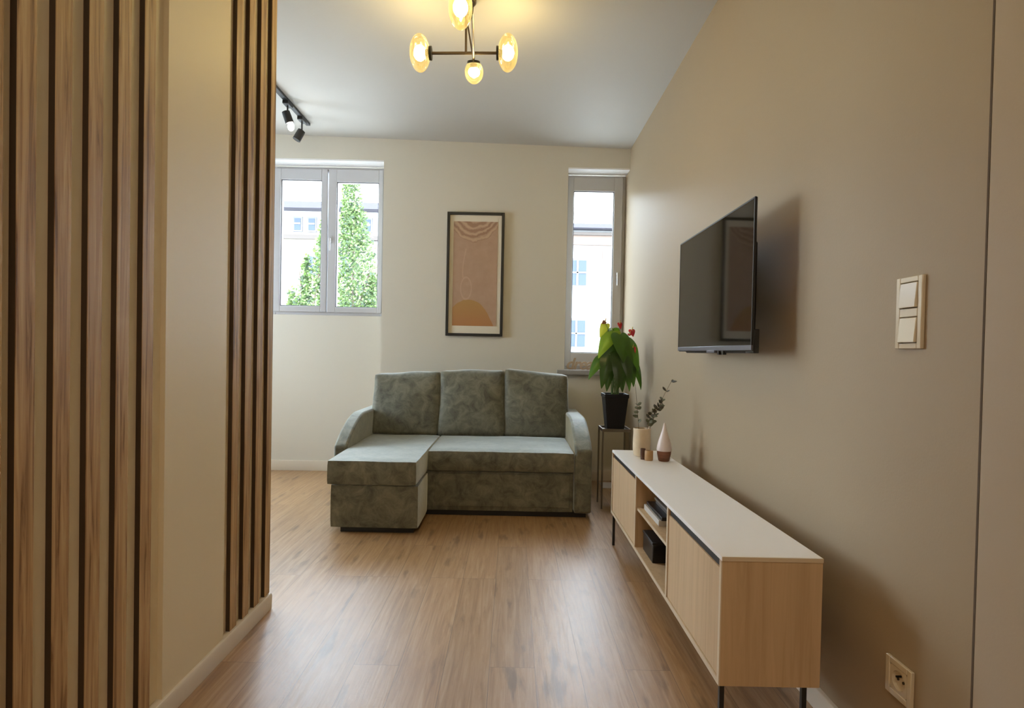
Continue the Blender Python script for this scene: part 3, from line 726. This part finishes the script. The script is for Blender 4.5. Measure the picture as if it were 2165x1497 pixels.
LEAVES = [ # base(x,y,z), tip, normal, width, material
 ((0.745,4.25,1.320),(0.635,4.19,1.110),(-0.4,-1,0.5),0.150,2),
 ((0.660,4.20,1.125),(0.562,4.16,0.955),(-0.5,-1,0.3),0.105,1),
 ((0.715,4.18,1.150),(0.655,4.14,0.890),(-0.2,-1,0.3),0.135,0),
 ((0.790,4.16,1.130),(0.770,4.12,0.885),(0.1,-1,0.2),0.140,0),
 ((0.800,4.20,1.290),(0.815,4.14,1.075),(0.2,-1,0.5),0.165,1),
 ((0.860,4.20,1.250),(0.925,4.16,1.020),(0.5,-1,0.4),0.150,1),
 ((0.870,4.24,1.130),(0.900,4.19,0.905),(0.4,-1,0.2),0.130,0),
 ((0.915,4.27,1.110),(0.968,4.25,0.880),(0.8,-1,0.2),0.110,0),
 ((0.720,4.30,1.250),(0.650,4.33,1.060),(-0.7,-0.6,0.6),0.130,1),
 ((0.830,4.36,1.240),(0.880,4.44,1.060),(0.6,-0.4,0.8),0.140,0),
 ((0.740,4.33,1.190),(0.700,4.43,0.980),(-0.3,0.9,0.5),0.130,0),
 ((0.770,4.25,1.210),(0.735,4.17,1.020),(-0.1,-1,0.4),0.130,0),
 ((0.835,4.17,1.170),(0.845,4.12,0.955),(0.1,-1,0.3),0.120,0),
 ((0.725,4.20,1.050),(0.700,4.17,0.870),(-0.2,-1,0.1),0.095,0),
 ((0.800,4.19,1.040),(0.812,4.15,0.868),(0.1,-1,0.1),0.100,0),
 ((0.850,4.21,1.060),(0.868,4.18,0.872),(0.3,-1,0.1),0.085,0),
 ((0.765,4.34,1.345),(0.790,4.44,1.215),(0.0,0.5,1),0.120,1),
]
for i, (bs, tp, nr, wd, mi) in enumerate(LEAVES):
    b = B(); heart_leaf(b, bs, tp, nr, wd*0.88)
    lf = obj('leaf', b, LG[mi], A, smooth=True, sub=1)
    root = (pc[0]+random.uniform(-.03, .03), pc[1]+random.uniform(-.03, .03), pz+0.248)
    obj('petiole', tube(B(), bez(root, ((root[0]+bs[0])/2*0.5+root[0]*0.5, (root[1]+bs[1])/2, bs[2]+0.02), bs, 8), 0.0032, 6, 0.0024), GST, lf, smooth=True)
REDF = M('spathe_red', (0.42, 0.012, 0.022), 0.22, spec=0.6)
BRNF = M('spathe_dry', (0.22, 0.08, 0.04), 0.5); SPX = M('spadix', (0.55, 0.36, 0.10), 0.5); YLW = leafmat('leaf_new', (0.35, 0.38, 0.04), (0.85, 0.85, 0.06))
FL = [((0.800,4.25,1.385),(0.806,4.235,1.335),0.036,REDF), ((0.885,4.22,1.335),(0.892,4.20,1.280),0.050,REDF),
      ((0.888,4.19,1.205),(0.905,4.175,1.160),0.046,REDF), ((0.865,4.20,1.305),(0.862,4.19,1.288),0.03,REDF), ((0.690,4.25,1.395),(0.665,4.245,1.375),0.032,BRNF)]
for bs, tp, wd, mt in FL:
    b = B(); heart_leaf(b, bs, tp, (0, -1, 0.35), wd)
    fl = obj('flower', b, mt, A, smooth=True, sub=1)
    obj('spadix', tube(B(), [(bs[0], bs[1]-0.004, bs[2]-0.005), (bs[0]+0.004, bs[1]-0.014, bs[2]+0.022)], 0.0036, 8, 0.0022), SPX, fl, smooth=True)
    root = (pc[0]+random.uniform(-.02, .02), pc[1]+random.uniform(-.02, .02), pz+0.248)
    obj('flower_stem', tube(B(), bez(root, (root[0], root[1], bs[2]-0.15), bs, 8), 0.0024, 6, 0.0018), GST, fl, smooth=True)
b = B(); heart_leaf(b, (0.700, 4.28, 1.375), (0.655, 4.26, 1.270), (-0.2, -1, 0.3), 0.07); obj('leaf', b, YLW, A, smooth=True, sub=1)

# ---------------------------------------------------------------- wooden word on the sill
cu = bpy.data.curves.new('word', 'FONT'); cu.body = 'dream'; cu.size = 0.145; cu.extrude = 0.008; cu.shear = 0.25; cu.space_character = 0.92; cu.offset = 0.0035
tmp = bpy.data.objects.new('tmp', cu); COL.objects.link(tmp)
bpy.context.view_layer.update()
me = bpy.data.meshes.new_from_object(tmp.evaluated_get(bpy.context.evaluated_depsgraph_get()))
bpy.data.objects.remove(tmp)
mn = min(v.co.y for v in me.vertices)
for v in me.vertices: v.co.y -= mn
wd = bpy.data.objects.new('wooden_lettering', me); COL.objects.link(wd)
wd.location = (0.492, 5.20, 1.0035); wd.rotation_euler = (PI/2, 0, 0)
me.materials.clear(); me.materials.append(M('letter_wood', (0.46, 0.35, 0.25), 0.55))
tag(wd, 'small wooden word standing on the window sill behind the anthurium', 'lettering')

# ---------------------------------------------------------------- chandelier
CH = thing('chandelier', 'bronze chandelier with four amber glass globes on crossed arms', 'chandelier', (-0.283, 3.05, cz(-0.28)))
CHX, CHY, BZ = -0.283, 3.10, 2.765
obj('canopy', lathe(B(), [(0.055, -0.003), (0.055, -0.022), (0.05, -0.027), (0.012, -0.028)], (CHX, CHY-0.04, cz(CHX)+0.002)), BRONZE, CH, smooth=True)
obj('stem', tube(B(), [(CHX, CHY-0.04, cz(CHX)-0.02), (CHX, CHY-0.02, 2.90), (CHX, CHY, BZ)], 0.0065, 10), BRONZE, CH, smooth=True)
obj('arm', tube(B(), [(-0.475, CHY, BZ-0.004), (-0.108, CHY, BZ+0.004)], 0.008, 10), BRONZE, CH, smooth=True)
obj('arm', tube(B(), [(-0.222, 2.70, BZ-0.012), (-0.245, 3.17, BZ-0.012)], 0.007, 10), BRONZE, CH, smooth=True)
obj('arm', tube(B(), [(CHX, CHY-0.035, 2.95), (-0.245, 3.15, BZ-0.01)], 0.0045, 8), BRONZE, CH, smooth=True)
def cup_globe(hold, hdir, c, rx, ry, rz):
    hold, hdir, c = Vector(hold), Vector(hdir).normalized(), Vector(c)
    b = B(); tube(b, [hold, hold+hdir*0.014], 0.036, 20); tube(b, [hold+hdir*0.012, hold+hdir*0.035], 0.020, 16)
    h = obj('lamp_holder', b, BLACKM, CH, smooth=True)
    g = obj('glass_globe', ball(B(), c, rx, ry, rz, 32, 20), AMBER, CH, smooth=True)
    b = B(); ball(b, c, min(rx, ry)*0.62, min(rx, ry)*0.62, rz*0.42, 20, 14)
    obj('bulb', b, BULBM, g, smooth=True)
cup_globe((-0.468, CHY, BZ-0.004), (-1, 0, 0), (-0.532, CHY, BZ-0.004), 0.055, 0.085, 0.098)
cup_globe((-0.118, CHY, BZ+0.004), (1, 0, 0), (-0.056, CHY, BZ+0.006), 0.055, 0.085, 0.098)
cup_globe((-0.222, 2.70, BZ-0.012), (-1, -0.3, 0), (-0.272, 2.66, BZ-0.02), 0.056, 0.070, 0.098)
b = 0
cup_globe((-0.245, 3.165, BZ-0.012), (0, 0.2, -1), (-0.243, 3.18, BZ-0.062), 0.052, 0.055, 0.062)

# ---------------------------------------------------------------- track light
TK = thing('track_light', 'black ceiling track with two adjustable spotlights near the left window', 'track light', (-1.775, 4.0, cz(-1.775)))
tz = cz(-1.775)
obj('track', bx(-1.793, -1.757, 2.9, 4.865, tz-0.022, tz), BLACK, TK, bevel=0.002)
def spot(y, hx, hy, hz, dx, dy, dz, lit):
    d = Vector((dx, dy, dz)).normalized(); h = Vector((hx, hy, hz))
    obj('adapter', bx(-1.797, -1.753, y-0.05, y+0.05, tz-0.045, tz-0.02), BLACK, TK, bevel=0.003)
    obj('spot_stem', tube(B(), [(-1.775, y, tz-0.045), (-1.775, y, tz-0.11), h], 0.007, 8), BLACK, TK, smooth=True)
    hd = obj('spot_head', tube(B(), [h-d*0.045, h-d*0.03, h+d*0.045], 0.030, 20, 0.032), BLACK, TK, smooth=True)
    if lit: obj('bulb', ball(B(), h+d*0.07, 0.024, 0.024, 0.034), SPOTM, hd, smooth=True)
spot(4.42, -1.772, 4.42, tz-0.135, 0.35, 0.1, -1, True)
spot(4.72, -1.790, 4.70, tz-0.165, -0.45, -0.2, -1, False)

# ---------------------------------------------------------------- outside
struct('ground', bx(-60, 60, 5.6, 80, -3.2, -3.0), M('ground_paving', (0.62, 0.61, 0.58), 0.9, noise=0.2, scale=1.5))
FW = M('facade_white', (0.20, 0.197, 0.19), 0.9); FP = M('facade_peach', (0.105, 0.073, 0.057), 0.9); FC = M('facade_cream', (0.16, 0.145, 0.11), 0.9)
EV = M('eave_violet', (0.035, 0.031, 0.042), 0.8); BT = M('belt_brown', (0.045, 0.035, 0.029), 0.8); RT = M('roof_tile', (0.05, 0.03, 0.022), 0.8)
WB = M('window_blue', (0.032, 0.042, 0.06), 0.6, spec=0.2); WF = M('window_frame_white', (0.18, 0.18, 0.18), 0.6); WS = M('surround_grey', (0.075, 0.075, 0.085), 0.8)
def facade_window(par, x0, x1, z0, z1, y, sur=0.08, bars=1):
    b = bx(x0-sur, x1+sur, y-0.06, y, z0-sur, z1+sur)
    o = obj('window', b, WS, par)
    obj('pane', bx(x0, x1, y-0.08, y-0.06, z0, z1), WB, o)
    b = B()
    for i in range(bars): 
        xm = x0+(x1-x0)*(i+1)/(bars+1); box(b, xm-0.04, xm+0.04, y-0.11, y-0.08, z0, z1)
    box(b, x0, x1, y-0.11, y-0.08, z0+(z1-z0)*0.48, z0+(z1-z0)*0.48+0.06)
    obj('glazing_bar', b, WF, o)
BA = thing('apartment_building', 'white building with small attic windows and brown band seen through the double window', 'building', (-9, 26, -3))
obj('wall', bx(-20, -2.6, 24.0, 34, -3, 6.92), FW, BA)
obj('lower_wall', bx(-20, -5.95, 23.9, 24.0, -3, 5.72), FC, BA)
obj('peach_wall', bx(-5.95, -2.6, 23.88, 24.0, -3, 5.55), FP, BA)
obj('belt', bx(-20, -2.6, 23.8, 24.0, 5.72, 5.90), BT, BA)
obj('eave', bx(-20.4, -2.3, 23.4, 34.4, 6.92, 7.18), EV, BA)
b = B()
vs = [b.verts.new(p) for p in ((-10.2, 25.0, 7.18), (-8.0, 25.0, 7.18), (-8.0, 28.0, 7.18), (-10.2, 28.0, 7.18), (-9.55, 26.2, 7.85), (-9.0, 26.2, 7.85))]
for f in ((0, 1, 5, 4), (1, 2, 5), (2, 3, 4, 5), (3, 0, 4), (3, 2, 1, 0)): b.faces.new([vs[i] for i in f])
obj('roof', b, RT, BA)
for x0 in (-12.4, -11.1, -9.26, -8.66, -6.32, -5.0, -3.6): facade_window(BA, x0, x0+0.26, 6.12, 6.60, 24.0, 0.07, 0)
for x0 in (-10.5, -8.55, -7.2, -5.2): facade_window(BA, x0, x0+0.5, 4.3, 5.0, 23.88, 0.08, 1)
for x0 in (-12.4, -10.5, -8.55, -7.2, -5.2): facade_window(BA, x0, x0+0.6, 1.8, 3.1, 23.88, 0.08, 1)
BB = thing('house', 'white and peach house with violet eave seen through the narrow right window', 'building', (3, 28, -3))
obj('wall', bx(-1.9, 9.0, 26.0, 34, -3, 6.78), FW, BB)
obj('cornice', bx(-1.9, 9.2, 25.85, 26.0, 6.1, 6.52), FP, BB)
obj('belt', bx(-1.9, 9.2, 25.7, 26.0, 6.52, 6.64), BT, BB)
obj('eave', bx(-1.9, 9.4, 25.4, 34.4, 6.78, 6.96), EV, BB)
obj('peach_strip', bx(4.02, 4.5, 25.9, 26.0, -3, 5.9), FP, BB)
obj('chimney', bx(4.1, 4.7, 26.2, 26.8, 6.96, 7.35), FW, BB)
for z0, z1 in ((4.28, 5.40), (1.48, 2.66)):
    for x0 in (0.3, 2.50, 5.2): facade_window(BB, x0, x0+0.80, z0, z1, 26.0, 0.09, 1)

def leafmat2(nm, c, t):
    mt = leafmat(nm, c, t); mt.node_tree.nodes['Principled BSDF'].inputs['Roughness'].default_value = 0.6; return mt
TF = [leafmat2('tree_leaf', (0.055, 0.095, 0.026), (0.10, 0.15, 0.035)), leafmat2('tree_leaf_light', (0.09, 0.14, 0.04), (0.15, 0.20, 0.05)), leafmat2('tree_leaf_dark', (0.022, 0.040, 0.018), (0.035, 0.06, 0.02))]
BARK = M('bark', (0.12, 0.09, 0.07), 0.9)
def foliage(cloud, n, size, seed):
    rnd = random.Random(seed); b = B()
    tot = sum(c[4] for c in cloud)
    for (p0, p1, r0, r1, wgt) in cloud:
        p0, p1 = Vector(p0), Vector(p1)
        for _ in range(int(n*wgt/tot)):
            t = rnd.random(); c = p0.lerp(p1, t); rad = r0 + (r1-r0)*t
            a = rnd.uniform(0, 2*PI); q = rad*math.sqrt(rnd.random())
            c = c + Vector((q*math.cos(a), q*math.sin(a), rnd.uniform(-.1, .1)))
            d = Vector((rnd.uniform(-1, 1), rnd.uniform(-1, 1), rnd.uniform(-.5, 1))).normalized(); s = d.orthogonal().normalized()
            l, w2 = size*rnd.uniform(.7, 1.4), size*rnd.uniform(.3, .5)
            vs = [b.verts.new(x) for x in (c, c+d*l*0.5+s*w2, c+d*l, c+d*l*0.5-s*w2)]
            b.faces.new(vs).material_index = rnd.choice((0, 0, 1, 1, 2))
    return b
def tree(loc, label, stems, cloud, n, size, seed):
    t = thing('garden_tree', label, 'tree', loc)
    b = B()
    for s in stems: tube(b, s, 0.05, 8, 0.015)
    obj('trunk', b, BARK, t, smooth=True)
    obj('foliage', foliage(cloud, n, size, seed), TF, t)
tree((-4.0, 14, -3), 'tall slender light green tree filling the middle of the double window',
     [[(-4.0, 14, -3), (-3.95, 14, 2.0), (-3.95, 14, 5.6)], [(-4.0, 14, 1.5), (-3.5, 14, 3.2)]],
     [((-3.98, 14, 1.0), (-3.95, 14, 3.6), 0.62, 0.52, 9), ((-3.95, 14, 3.6), (-3.98, 14, 4.6), 0.50, 0.26, 4), ((-4.0, 14, 4.6), (-4.08, 14, 6.2), 0.27, 0.12, 3),
      ((-3.6, 14, 1.2), (-3.42, 14, 3.0), 0.3, 0.12, 2)], 9000, 0.075, 3)
tree((-4.596, 12.5, -3), 'lower bright green tree with arching sprays at the left of the slender tree',
     [[(-4.596, 12.5, -3), (-4.504, 12.5, 1.472), (-4.09, 12.5, 3.953)], [(-4.504, 12.5, 1.196), (-4.733, 12.5, 2.942)]],
     [((-4.458, 12.5, 1.012), (-4.136, 12.5, 4.045), 0.38, 0.08, 4), ((-4.688, 12.5, 1.196), (-4.55, 12.5, 3.126), 0.28, 0.06, 2), ((-4.917, 12.5, 1.012), (-4.871, 12.5, 2.391), 0.2, 0.05, 1), ((-4.136, 12.5, 1.012), (-4.044, 12.5, 2.85), 0.3, 0.15, 2)], 4200, 0.075, 5)
